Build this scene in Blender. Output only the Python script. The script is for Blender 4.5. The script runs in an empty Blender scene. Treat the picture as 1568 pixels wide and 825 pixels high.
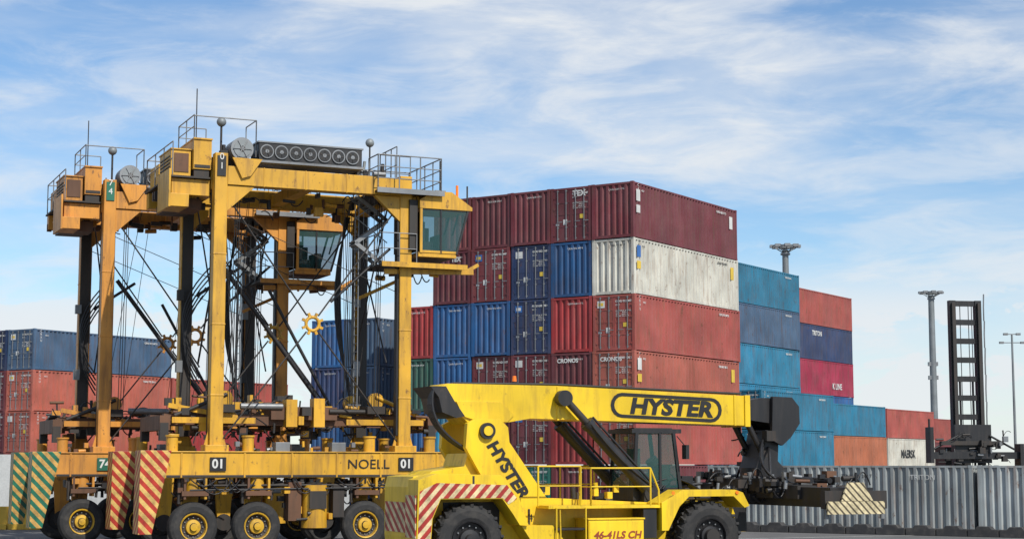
import bpy, math, random, bmesh
from mathutils import Vector, Matrix
random.seed(7)
R=math.radians
scene=bpy.context.scene
COL=scene.collection

# ------------------------------------------------------------------ materials
def nt(name):
    m=bpy.data.materials.new(name); m.use_nodes=True
    t=m.node_tree; b=t.nodes['Principled BSDF']
    return m,t,b
def N(t,typ,**kw):
    n=t.nodes.new(typ)
    for k,v in kw.items(): setattr(n,k,v)
    return n
def paint(name,col,rough=.45,dirt=.35,dirtcol=(.05,.035,.025),metal=0,scale=1.2,rnd=.12,streak=True,bump=0.02,spots=0,spotcol=(.13,.055,.025),dust=0,dustcol=(.36,.33,.31),spotscale=3.0):
    m,t,b=nt(name); L=t.links
    tc=N(t,'ShaderNodeTexCoord'); oi=N(t,'ShaderNodeObjectInfo')
    sc=N(t,'ShaderNodeMath',operation='MULTIPLY'); sc.inputs[1].default_value=57.0; L.new(oi.outputs['Random'],sc.inputs[0])
    add=N(t,'ShaderNodeVectorMath',operation='ADD'); L.new(tc.outputs['Object'],add.inputs[0]); L.new(sc.outputs[0],add.inputs[1])
    mp=N(t,'ShaderNodeMapping'); mp.inputs['Scale'].default_value=(3.0,3.0,.35 if streak else 3.0)
    L.new(add.outputs[0],mp.inputs['Vector'])
    n1=N(t,'ShaderNodeTexNoise'); n1.inputs['Scale'].default_value=scale; n1.inputs['Detail'].default_value=8; n1.inputs['Roughness'].default_value=.65
    L.new(mp.outputs[0],n1.inputs['Vector'])
    n2=N(t,'ShaderNodeTexNoise'); n2.inputs['Scale'].default_value=.55; n2.inputs['Detail'].default_value=5
    L.new(add.outputs[0],n2.inputs['Vector'])
    cr=N(t,'ShaderNodeValToRGB'); cr.color_ramp.elements[0].position=.48; cr.color_ramp.elements[1].position=.75
    L.new(n1.outputs['Fac'],cr.inputs[0])
    mul=N(t,'ShaderNodeMath',operation='MULTIPLY'); mul.inputs[1].default_value=dirt; L.new(cr.outputs[0],mul.inputs[0])
    mx=N(t,'ShaderNodeMix',data_type='RGBA'); mx.inputs['A'].default_value=(*col,1); 
    mx.inputs['B'].default_value=(*dirtcol,1); L.new(mul.outputs[0],mx.inputs['Factor'])
    out=mx.outputs['Result']
    if dust:
        n4=N(t,'ShaderNodeTexNoise'); n4.inputs['Scale'].default_value=.9; n4.inputs['Detail'].default_value=9; n4.inputs['Roughness'].default_value=.7
        mp4=N(t,'ShaderNodeMapping'); mp4.inputs['Scale'].default_value=(1,1,.5); mp4.inputs['Location'].default_value=(9,4,2); L.new(add.outputs[0],mp4.inputs[0]); L.new(mp4.outputs[0],n4.inputs['Vector'])
        r4=N(t,'ShaderNodeMapRange'); r4.inputs[1].default_value=.4; r4.inputs[2].default_value=.7; r4.inputs[4].default_value=dust; L.new(n4.outputs['Fac'],r4.inputs[0])
        m4=N(t,'ShaderNodeMix',data_type='RGBA'); L.new(r4.outputs[0],m4.inputs['Factor']); L.new(out,m4.inputs['A']); m4.inputs['B'].default_value=(*dustcol,1); out=m4.outputs['Result']
    if spots:
        n3=N(t,'ShaderNodeTexNoise'); n3.inputs['Scale'].default_value=spotscale; n3.inputs['Detail'].default_value=10; n3.inputs['Roughness'].default_value=.75
        mp3=N(t,'ShaderNodeMapping'); mp3.inputs['Scale'].default_value=(1.4,1.4,.7); L.new(add.outputs[0],mp3.inputs[0]); L.new(mp3.outputs[0],n3.inputs['Vector'])
        r3=N(t,'ShaderNodeMapRange'); r3.inputs[1].default_value=.59; r3.inputs[2].default_value=.65; r3.inputs[4].default_value=spots; L.new(n3.outputs['Fac'],r3.inputs[0])
        m3=N(t,'ShaderNodeMix',data_type='RGBA'); L.new(r3.outputs[0],m3.inputs['Factor']); L.new(out,m3.inputs['A']); m3.inputs['B'].default_value=(*spotcol,1); out=m3.outputs['Result']
    mr=N(t,'ShaderNodeMapRange'); mr.inputs[1].default_value=.3; mr.inputs[2].default_value=.7; mr.inputs[3].default_value=1-.24; mr.inputs[4].default_value=1.18
    L.new(n2.outputs['Fac'],mr.inputs[0])
    mr2=N(t,'ShaderNodeMapRange'); mr2.inputs[3].default_value=1-rnd; mr2.inputs[4].default_value=1+rnd
    L.new(oi.outputs['Random'],mr2.inputs[0])
    mm=N(t,'ShaderNodeMath',operation='MULTIPLY'); L.new(mr.outputs[0],mm.inputs[0]); L.new(mr2.outputs[0],mm.inputs[1])
    vm=N(t,'ShaderNodeVectorMath',operation='SCALE'); L.new(out,vm.inputs[0]); L.new(mm.outputs[0],vm.inputs['Scale'])
    L.new(vm.outputs[0],b.inputs['Base Color'])
    rr=N(t,'ShaderNodeMapRange'); rr.inputs[3].default_value=rough-.1; rr.inputs[4].default_value=min(1,rough+.25)
    L.new(n1.outputs['Fac'],rr.inputs[0]); L.new(rr.outputs[0],b.inputs['Roughness'])
    b.inputs['Metallic'].default_value=metal
    if bump:
        bp=N(t,'ShaderNodeBump'); bp.inputs['Strength'].default_value=.25; bp.inputs['Distance'].default_value=bump
        L.new(n1.outputs['Fac'],bp.inputs['Height']); L.new(bp.outputs[0],b.inputs['Normal'])
    return m
def stripes(name,c1,c2,vec=(1,1,1),freq=2.2,w=.5):
    m,t,b=nt(name); L=t.links
    tc=N(t,'ShaderNodeTexCoord'); d=N(t,'ShaderNodeVectorMath',operation='DOT_PRODUCT'); d.inputs[1].default_value=vec
    L.new(tc.outputs['Object'],d.inputs[0])
    a=N(t,'ShaderNodeMath',operation='MULTIPLY'); a.inputs[1].default_value=freq; L.new(d.outputs['Value'],a.inputs[0])
    f=N(t,'ShaderNodeMath',operation='FRACT'); L.new(a.outputs[0],f.inputs[0])
    g=N(t,'ShaderNodeMath',operation='GREATER_THAN'); g.inputs[1].default_value=w; L.new(f.outputs[0],g.inputs[0])
    n=N(t,'ShaderNodeTexNoise'); n.inputs['Scale'].default_value=3; n.inputs['Detail'].default_value=8; n.inputs['Roughness'].default_value=.7; L.new(tc.outputs['Object'],n.inputs['Vector'])
    mx=N(t,'ShaderNodeMix',data_type='RGBA'); mx.inputs['A'].default_value=(*c1,1); mx.inputs['B'].default_value=(*c2,1); L.new(g.outputs[0],mx.inputs['Factor'])
    mr=N(t,'ShaderNodeMapRange'); mr.inputs[1].default_value=.38; mr.inputs[2].default_value=.72; mr.inputs[3].default_value=1.05; mr.inputs[4].default_value=.3
    L.new(n.outputs['Fac'],mr.inputs[0])
    vm=N(t,'ShaderNodeVectorMath',operation='SCALE'); L.new(mx.outputs['Result'],vm.inputs[0]); L.new(mr.outputs[0],vm.inputs['Scale'])
    L.new(vm.outputs[0],b.inputs['Base Color']); b.inputs['Roughness'].default_value=.5
    return m
M={}
M['cyel']=paint('carrier_yellow',(.60,.32,.02),.4,.75,(.15,.07,.025),scale=1.5,rnd=0,spots=.75,spotcol=(.12,.055,.025),dust=.10,dustcol=(.40,.30,.15))
M['cyel2']=paint('carrier_yellow_old',(.57,.24,.03),.45,.75,(.13,.055,.025),scale=1.5,rnd=0,spots=.8,spotcol=(.11,.05,.025),dust=.12,dustcol=(.40,.28,.15))
M['ryel']=paint('stacker_yellow',(.76,.51,.012),.35,.55,(.30,.17,.02),scale=1.5,rnd=0,spots=.45,spotcol=(.24,.14,.03),dust=.05,dustcol=(.45,.38,.2))
M['black']=paint('black_steel',(.014,.014,.016),.4,.4,(.06,.05,.045),rnd=0,spots=.3,spotcol=(.08,.06,.05))
M['dark']=paint('dark_grease',(.026,.023,.021),.55,.5,(.08,.05,.035),rnd=0)
M['grey']=paint('grey_metal',(.22,.23,.24),.4,.4,(.08,.06,.05),metal=.4,rnd=0)
M['rust']=paint('rusty_steel',(.12,.055,.028),.6,.5,(.04,.03,.02),rnd=0,spots=.5,spotcol=(.03,.025,.02))
M['tyre']=paint('tyre_rubber',(.020,.020,.021),.75,.5,(.10,.09,.08),streak=False,rnd=0)
M['rimy']=paint('rim_yellow',(.55,.32,.02),.45,.8,(.08,.05,.02),streak=False,rnd=0,spots=.6,spotcol=(.05,.035,.02))
M['white']=paint('white_paint',(.75,.75,.73),.5,.2,rnd=0)
M['wtext']=paint('decal_white',(.60,.60,.58),.5,.3,rnd=0,bump=0)
M['ytext']=paint('decal_yellow',(.65,.45,.05),.5,.3,rnd=0,bump=0)
M['btext']=paint('decal_black',(.012,.012,.014),.4,.1,rnd=0,bump=0)
M['bltext']=paint('decal_blue',(.03,.12,.35),.5,.2,rnd=0,bump=0)
M['greenp']=paint('sign_green',(.01,.13,.08),.5,.1,rnd=0,bump=0)
M['orange']=paint('beacon_orange',(.9,.2,.01),.3,0,rnd=0)
M['redp']=paint('red_brown_paint',(.30,.05,.02),.5,.3,rnd=0)
M['galv']=paint('galvanised',(.20,.22,.23),.5,.3,(.12,.12,.12),metal=.3,rnd=0)
M['rubber']=paint('dusty_rubber',(.035,.035,.037),.7,.6,(.12,.11,.10),rnd=0,streak=False)
M['sred']=stripes('red_yellow_stripes',(.45,.03,.015),(.68,.44,.13),(1,1,.95),2.6)
M['sgreen']=stripes('green_yellow_stripes',(.01,.14,.08),(.58,.34,.09),(1,1,.95),2.6)
M['srw']=stripes('red_white_stripes',(.42,.03,.02),(.72,.58,.32),(1,.6,-.9),3.4)
M['sby']=stripes('worn_black_yellow_stripes',(.10,.08,.05),(.66,.56,.34),(1,1,1),5.0,.35)
g,t,b=nt('cab_glass'); b.inputs['Base Color'].default_value=(.04,.11,.11,1); b.inputs['Roughness'].default_value=.05; b.inputs['Alpha'].default_value=.5
M['glass']=g

# ------------------------------------------------------------------ mesh builder
class MB:
    def __init__(s,*mats):
        s.v=[];s.f=[];s.m=[];s.sm=[];s.mats=[M[k] for k in mats]; s.key={k:i for i,k in enumerate(mats)}
    def mi(s,k):
        if k not in s.key: s.key[k]=len(s.mats); s.mats.append(M[k])
        return s.key[k]
    def add(s,vs,fs,mat,sm=False):
        o=len(s.v); s.v+=[tuple(v) for v in vs]; k=s.mi(mat)
        for f in fs: s.f.append([i+o for i in f]); s.m.append(k); s.sm.append(sm)
    def box(s,x0,x1,y0,y1,z0,z1,mat):
        s.add([(x0,y0,z0),(x1,y0,z0),(x1,y1,z0),(x0,y1,z0),(x0,y0,z1),(x1,y0,z1),(x1,y1,z1),(x0,y1,z1)],
              [(0,3,2,1),(4,5,6,7),(0,1,5,4),(1,2,6,5),(2,3,7,6),(3,0,4,7)],mat)
    def beam(s,p,q,w,h,mat):
        p=Vector(p);q=Vector(q);d=(q-p).normalized()
        up=Vector((0,0,1)) if abs(d.z)<.95 else Vector((0,1,0))
        a=d.cross(up).normalized(); c=a.cross(d).normalized()
        vs=[]
        for e in (p,q):
            for sx,sz in ((-1,-1),(1,-1),(1,1),(-1,1)): vs.append(e+a*sx*w/2+c*sz*h/2)
        s.add(vs,[(3,2,1,0),(4,5,6,7),(0,1,5,4),(1,2,6,5),(2,3,7,6),(3,0,4,7)],mat)
    def tube(s,p,q,r,mat,n=8,r2=None):
        p=Vector(p);q=Vector(q);d=(q-p)
        if d.length<1e-5: return
        d.normalize(); up=Vector((0,0,1)) if abs(d.z)<.9 else Vector((1,0,0))
        a=d.cross(up).normalized(); c=a.cross(d).normalized(); r2=r if r2 is None else r2
        vs=[p+(a*math.cos(2*math.pi*i/n)+c*math.sin(2*math.pi*i/n))*r for i in range(n)]
        vs+=[q+(a*math.cos(2*math.pi*i/n)+c*math.sin(2*math.pi*i/n))*r2 for i in range(n)]
        s.add(vs,[(i,(i+1)%n,n+(i+1)%n,n+i) for i in range(n)],mat,True)
        s.add(vs[:n],[tuple(range(n))[::-1]],mat); s.add(vs[n:],[tuple(range(n))],mat)
    def path(s,pts,r,mat,n=6):
        for a,b2 in zip(pts[:-1],pts[1:]): s.tube(a,b2,r,mat,n)
    def hose(s,p,q,sag,r,mat,n=8,off=(0,0,0)):
        p=Vector(p);q=Vector(q);pts=[]
        for i in range(n+1):
            u=i/n; w=4*u*(1-u); pts.append(p.lerp(q,u)+Vector(off)*w-Vector((0,0,sag*w)))
        s.path(pts,r,mat,6)
    def prism(s,pts,y0,y1,mat):
        n=len(pts); vs=[(x,y0,z) for x,z in pts]+[(x,y1,z) for x,z in pts]
        s.add(vs,[tuple(range(n)),tuple(range(2*n-1,n-1,-1))]+[(i,n+i,n+(i+1)%n,(i+1)%n) for i in range(n)],mat)
    def lathe(s,c,prof,n=40):
        c=Vector(c); m=len(prof); vs=[]
        for (r,y,_) in prof:
            for i in range(n):
                an=2*math.pi*i/n; vs.append((c.x+r*math.cos(an),c.y+y,c.z+r*math.sin(an)))
        o=len(s.v); s.v+=vs
        for j in range(m-1):
            k=s.mi(prof[j+1][2])
            for i in range(n):
                s.f.append([o+j*n+i,o+j*n+(i+1)%n,o+(j+1)*n+(i+1)%n,o+(j+1)*n+i]); s.m.append(k); s.sm.append(False)
    def cyly(s,x,z,y0,y1,r,mat,n=24): s.tube((x,y0,z),(x,y1,z),r,mat,n)
    def obj(s,name,parent=None,bevel=0,loc=(0,0,0)):
        me=bpy.data.meshes.new(name); me.from_pydata(s.v,[],s.f)
        for m in s.mats: me.materials.append(m)
        me.polygons.foreach_set('material_index',s.m); me.polygons.foreach_set('use_smooth',s.sm)
        me.update(); o=bpy.data.objects.new(name,me); COL.objects.link(o); o.location=loc
        if parent: o.parent=parent
        if bevel:
            bv=o.modifiers.new('bevel','BEVEL'); bv.width=bevel; bv.segments=2; bv.limit_method='ANGLE'; bv.angle_limit=R(35)
        return o
def empty(name,loc,rz):
    e=bpy.data.objects.new(name,None); COL.objects.link(e); e.location=loc; e.rotation_euler=(0,0,R(rz)); e.empty_display_size=.5; return e
def text(body,parent,loc,rot,size,mat,name='lettering',ax='LEFT',sx=1,bold=0,shear=0):
    c=bpy.data.curves.new(name,'FONT'); c.body=body; c.size=size; c.align_x=ax; c.align_y='CENTER'; c.extrude=.003; c.offset=bold
    c.resolution_u=3; c.shear=shear
    c.materials.append(M[mat]); o=bpy.data.objects.new(name,c); COL.objects.link(o); o.parent=parent; o.location=loc
    o.rotation_euler=[R(a) for a in rot]; o.scale=(sx,1,1); return o

# ------------------------------------------------------------------ containers
def container_mesh(L,H,doors,name,wave=.34):
    W=2.438; b=MB(); s=b
    s.mats=[M['white'],M['grey'],M['black']]; s.key={'P':0,'grey':1,'black':2}
    p=.15
    for x0 in (0,W-p):
        for y0 in (0,L-p): s.box(x0,x0+p,y0,y0+p,.1,H-.1,'P')
    for x0 in (-.006,W-.166):
        for y0 in (-.006,L-.172):
            for z0 in (0,H-.118): s.box(x0,x0+.172,y0,y0+.178,z0,z0+.118,'P')
    for x0 in (.01,W-.09):
        s.box(x0,x0+.08,p,L-p,.03,.17,'P'); s.box(x0,x0+.08,p,L-p,H-.10,H-.02,'P')
    for y0 in (.01,L-.11):
        s.box(p,W-p,y0,y0+.10,.03,.17,'P'); s.box(p,W-p,y0,y0+.10,H-.13,H-.02,'P')
    s.add([(.05,.05,H-.04),(W-.05,.05,H-.04),(W-.05,L-.05,H-.04),(.05,L-.05,H-.04)],[(0,1,2,3)],'P')
    def corr(n0,n1,fn,flip):
        L_=n1-n0; k=max(4,round(L_/wave)); d=L_/k; pts=[]
        for i in range(k):
            a=n0+i*d
            pts+= [(a,0),(a+d*.34,0),(a+d*.5,1),(a+d*.84,1)]
        pts.append((n1,0)); vs=[]
        for a,o in pts: vs+=[fn(a,o,.17),fn(a,o,H-.10)]
        fs=[(2*i,2*i+2,2*i+3,2*i+1) for i in range(len(pts)-1)]
        if flip: fs=[f[::-1] for f in fs]
        s.add(vs,fs,'P')
    D=.078
    corr(p,L-p,lambda a,o,z:(.012+o*D,a,z),True)
    corr(p,L-p,lambda a,o,z:(W-.012-o*D,a,z),False)
    def door(y,sg):
        f=lambda d: y+sg*d
        def bx(x0,x1,d0,d1,z0,z1,m):
            a,c=sorted((f(d0),f(d1))); s.box(x0,x1,a,c,z0,z1,m)
        bx(p,W/2-.01,.05,.09,.17,H-.13,'P'); bx(W/2+.01,W-p,.05,.09,.17,H-.13,'P'); bx(p,W-p,.10,.12,.17,H-.13,'black')
        for x0,x1 in ((p,W/2-.01),(W/2+.01,W-p)):
            bx(x0,x0+.07,.03,.05,.17,H-.13,'P'); bx(x1-.07,x1,.03,.05,.17,H-.13,'P')
            for zz in (.17,H*.28,H*.5,H*.72,H-.23): bx(x0+.07,x1-.07,.035,.05,zz,zz+.10,'P')
            for fx in (.26,.74):
                x=x0+(x1-x0)*fx; s.tube((x,f(.005),.1),(x,f(.005),H-.1),.022,'grey',6)
                for zz in (.16,.75,H-.85,H-.2): bx(x-.06,x+.06,0.012,.034,zz,zz+.07,'grey')
                bx(x-.03,x+.28,-.03,-.01,1.05,1.09,'grey')
            for zz in (.35,1.0,1.7,2.3): bx((x0-.02) if x0<1 else x1-.10,(x0+.10) if x0<1 else x1+.02,.0,.028,zz,zz+.07,'P')
    if doors: door(0,1)
    else: corr(p,W-p,lambda a,o,z:(a,.02+o*D,z),False)
    corr(p,W-p,lambda a,o,z:(a,L-.02-o*D,z),True) if doors else door(L,-1)
    me=bpy.data.meshes.new(name); me.from_pydata(s.v,[],s.f)
    for m in s.mats: me.materials.append(m)
    me.polygons.foreach_set('material_index',s.m); me.polygons.foreach_set('use_smooth',s.sm); me.update()
    return me
CM={}
def cmesh(H,doors,L=12.19):
    k=(H,doors,L)
    if k not in CM: CM[k]=container_mesh(L,H,doors,'container_body')
    return CM[k]
CC={'maroon':(.115,.016,.024),'maroon2':(.15,.022,.028),'red':(.27,.022,.024),'brick':(.32,.062,.05),'salmon':(.38,.095,.065),
'rustor':(.42,.13,.06),'blue':(.008,.085,.24),'navy':(.013,.033,.10),'teal':(.010,.17,.29),'lteal':(.014,.20,.34),'slate':(.045,.095,.17),
'green':(.012,.08,.06),'tgreen':(.015,.18,.14),'beige':(.50,.49,.43),'grey':(.29,.32,.325),'magenta':(.52,.008,.18),'crimson':(.30,.014,.05),'dkred':(.085,.010,.018)}
CMAT={}
def cmat(c):
    if c not in CMAT:
        col=CC[c]; li=c in('beige','grey','salmon','rustor','brick')
        d=(.17,.08,.04) if li else (.075,.035,.022)
        CMAT[c]=paint('container_'+c,col,.5,.65,d,scale=1.6,rnd=.14,bump=.01,spots=.8 if li else .6,spotcol=(.13,.052,.022) if li else (.085,.033,.017),dust=.09,spotscale=2.2)
    return CMAT[c]
IDS=['TRIU 481 906 3','CAXU 620 117 5','TGHU 772 054 1','GESU 553 810 9','CRXU 912 447 0','FSCU 638 290 4']
def container(loc,rz,c,H=2.87,doors=True,L=12.19,marks=True,side=False):
    o=bpy.data.objects.new('shipping_container',cmesh(H,doors,L)); COL.objects.link(o)
    o.location=loc; o.rotation_euler=(0,0,R(rz))
    sl=o.material_slots[0]; sl.link='OBJECT'; sl.material=cmat(c)
    if marks:
        mt='wtext'
        if c in('beige','grey'): mt='btext'
        i=random.choice(IDS)
        if doors:
            text(i,o,(1.30,.028,H-.36),(90,0,0),.15,mt,'code',bold=.005)
            text('22G1',o,(1.30,.028,H-.54),(90,0,0),.12,mt,'code')
            text('MAX GROSS 30480 KG\nTARE      3870 KG\nNET       26610 KG\nCU.CAP. 76.3 CU.M',o,(1.32,.028,H-.98),(90,0,0),.09,mt,'weights')
            q=MB(); 
            if random.random()<.85:
                q.box(.25,.68,.022,.03,H-.66,H-.30,random.choice(['wtext','bltext'])); q.box(.32,.60,.016,.021,H-.56,H-.40,random.choice(['ytext','wtext','bltext']))
            q.box(1.75,2.0,.022,.03,1.2,1.42,'ytext'); q.box(.75,.98,.022,.03,.92,1.2,'wtext'); q.box(.3,.5,.022,.03,.9,1.0,'wtext')
            q.obj('decals',o)
        else:
            text(i,o,(1.0,.012,H-.36),(90,0,0),.13,mt,'code')
        if side:
            text(i,o,(2.436,L-2.6,H-.38),(90,0,90),.17,mt,'code',bold=.005)
            text('\n'.join(list(i[:4])),o,(2.436,.5,H-.45),(90,0,90),.2,mt,'code')
            text('45G1',o,(2.436,.9,H-.4),(90,0,90),.14,mt,'code')
    return o
def gridv(al):
    a=R(al); return Vector((math.cos(a),math.sin(a),0)),Vector((-math.sin(a),math.cos(a),0))
AL=-33
gx,gy=gridv(AL)
def stack(corner,cols,H=2.87,base=0,marks=True,side=True):
    C=Vector((corner[0],corner[1],0)); out={}
    for i,col in enumerate(cols):
        for k,c in enumerate(col):
            dr=True
            if c.endswith('*'): c=c[:-1]; dr=False
            jit=random.uniform(-.05,.05)
            P=C+gx*(-(i+1)*2.50+.06+random.uniform(-.03,.03))+gy*jit
            out[(i,k)]=container((P.x,P.y,base+k*H),AL+random.uniform(-.18,.18),c,H,dr,marks=marks,side=side and i==0)
    return out
big=stack((6.18,85.3),[
 ['maroon','brick','salmon','brick','beige*','maroon*'],
 ['maroon*','red*','maroon*','red*','blue*','maroon'],
 ['tgreen','maroon','maroon','navy','navy','maroon*'],
 ['maroon','maroon*','maroon','blue*','maroon2','maroon*'],
 ['navy*','teal*','blue*','blue*','dkred*','maroon2*'],
 ['blue*','blue*','green*','red*']])
text('CRONOS',big[(0,2)],(.45,.0,2.45),(90,0,0),.3,'wtext','lettering',bold=.01)
text('CRONOS',big[(1,2)],(.35,.0,2.45),(90,0,0),.3,'wtext','lettering',bold=.01)
text('TEX',big[(1,5)],(1.35,-.005,2.5),(90,0,0),.42,'wtext','lettering',bold=.014)
text('TEX',big[(4,4)],(1.2,.0,2.4),(90,0,0),.34,'wtext','lettering',bold=.014)
for kk,(m1,m2) in {4:('bltext','ytext'),5:('wtext','wtext'),2:('wtext','ytext')}.items():
    q=MB(); 
    q.box(2.433,2.44,.35,.75,1.9,2.5,m1); q.box(2.433,2.44,.35,.75,1.3,1.7,m2); q.box(2.433,2.44,11.2,11.6,1.7,2.4,m2)
    q.obj('decals',big[(0,kk)])
# left stack
stack((-30.2,107),[
 ['brick','salmon','salmon','slate'],['maroon','maroon','maroon','navy'],['grey*','navy','grey*','magenta*'],['maroon','blue','maroon']],H=2.6,base=1.04)
P=Vector((-30.2,107,0))+gy*12.4
stack((P.x,P.y),[['brick','red','brick'],['maroon','maroon','maroon']],H=2.6,base=1.04,marks=False,side=False)
# centre-left stack
stack((-7.9,99.4),[['navy*','slate*','slate*','slate*'],['blue*','blue*','navy*','blue*'],])
# right stacks
rs=stack((15.3,118.9),[['blue','lteal','teal','teal','slate','teal'],['red','maroon','blue','red','navy','maroon']])
stack((16.4,111.9),[['teal','lteal','teal'],['blue*','navy*','blue*']],H=2.6)
d1=stack((22.9,136.9),[['navy','red','blue','crimson','navy','brick']],marks=False)
text('TRITON',d1[(0,4)],(2.436,3.5,2.2),(90,0,90),.55,'wtext','lettering',bold=.015)
text('K LINE',d1[(0,3)],(2.436,7.5,.8),(90,0,90),.7,'wtext','lettering',bold=.015)
stack((25.5,136.3),[['blue','rustor','teal']],H=2.6,marks=False)
d2=stack((33,150),[['red','beige','brick'],['blue','beige','teal']],H=2.6,marks=False)
text('MAERSK',d2[(0,1)],(2.436,3.2,1.2),(90,0,90),1.0,'btext','lettering',bold=.03)
stack((41.6,177),[['red','maroon','brick']],H=2.6,marks=False)
# grey row on the right
d=gx.copy()
for i in range(3):
    P=Vector((8.9,77.7,0))+d*(12.4*i)+gy*2.44
    c=container((P.x,P.y,0),AL-90,'grey',2.87,True,marks=False)
    text('TRITON',c,(2.436,3.2 if i else 9.5,2.35),(90,0,90),.3,'wtext','code')
    text('TTNU 381 204 7\n45G1',c,(2.436,9.6 if i else 6.4,2.3),(90,0,90),.2,'btext','code')

# ------------------------------------------------------------------ vehicles helpers
def tyre(b,x,y,z,r,w,side,rim='rimy',lugs=0,n=44):
    s=side; ri=r*.56
    P=[(ri*1.0,-w/2+.02),(ri*1.12,-w/2-.01),(r*.82,-w/2-.015),(r*.94,-w/2+.03),(r*.985,-w/2+.09),(r,-w/2+.16),(r,w/2-.16),(r*.985,w/2-.09),(r*.94,w/2-.03),(r*.82,w/2+.015),(ri,w/2-.02)]
    b.lathe((x,y,z),[(a,(-c if s>0 else c),'tyre') for a,c in P],n)
    o=-w/2
    Q=[(ri,o+.02),(ri*.97,o-.012),(ri*.90,o),(ri*.86,o+.12),(ri*.55,o+.16),(ri*.52,o+.05),(ri*.30,o+.03),(ri*.26,o-.05),(0.001,o-.06)]
    mats=[rim,rim,rim,rim,'dark' if rim!='black' else 'black',rim,rim,'dark',rim]
    b.lathe((x,y,z),[(a,(-c if s>0 else c),m) for (a,c),m in zip(Q,mats)],28)
    for i in range(12):
        an=2*math.pi*i/12; yy=y+(-(o+.12) if s>0 else (o+.12)); cx=x+ri*.70*math.cos(an); cz=z+ri*.70*math.sin(an)
        b.tube((cx,yy-.03,cz),(cx,yy+.03,cz),.022,'grey',6)
    b.cyly(x,z,y-w*.2,y+w*.2,ri*.98,'dark',24)
    if lugs:
        for i in range(lugs):
            an=2*math.pi*i/lugs
            for sg in (-1,1):
                a2=an+(math.pi/lugs if sg>0 else 0)
                c1=Vector((x+(r+.012)*math.cos(a2),y+sg*.02,z+(r+.012)*math.sin(a2)))
                c2=Vector((x+(r-.03)*math.cos(a2+.10),y+sg*(w/2-.0),z+(r-.03)*math.sin(a2+.10)))
                b.beam(c1,c2,.085,.07,'tyre')
def rail(b,pts,z,h,mat,r=.024,mids=1,step=1.1):
    for (p,q) in zip(pts[:-1],pts[1:]):
        p=Vector((p[0],p[1],z));q=Vector((q[0],q[1],z)); n=max(1,int((q-p).length/step))
        up=Vector((0,0,h))
        b.tube(p+up,q+up,r,mat,6)
        for k in range(mids): b.tube(p+up*(k+1)/(mids+1),q+up*(k+1)/(mids+1),r*.8,mat,6)
        for i in range(n+1): a=p.lerp(q,i/n); b.tube(a,a+up,r,mat,6)
def clutter(b,x0,x1,y0,y1,z0,z1,n,mats,s=.25,seed=1):
    rd=random.Random(seed)
    for i in range(n):
        x=rd.uniform(x0,x1);y=rd.uniform(y0,y1);z=rd.uniform(z0,z1);m=rd.choice(mats);k=rd.random()
        if k<.4:
            a,c,e=[rd.uniform(.25,1)*s for _ in range(3)]; b.box(x-a,x+a,y-c,y+c,z-e,z+e,m)
        elif k<.6:
            b.tube((x-s*1.3,y,z),(x+s*1.3,y,z+rd.uniform(-.4,.4)*s),rd.uniform(.04,.10),m,10)
        elif k<.8:
            b.tube((x,y,z-s),(x+rd.uniform(-.3,.3)*s,y,z+s),rd.uniform(.03,.08),m,8)
        else:
            b.hose((x-s*1.4,y,z),(x+s*1.4,y+.1,z+rd.uniform(-.3,.3)),rd.uniform(-.3,.3),.022,'black',6)

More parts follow.
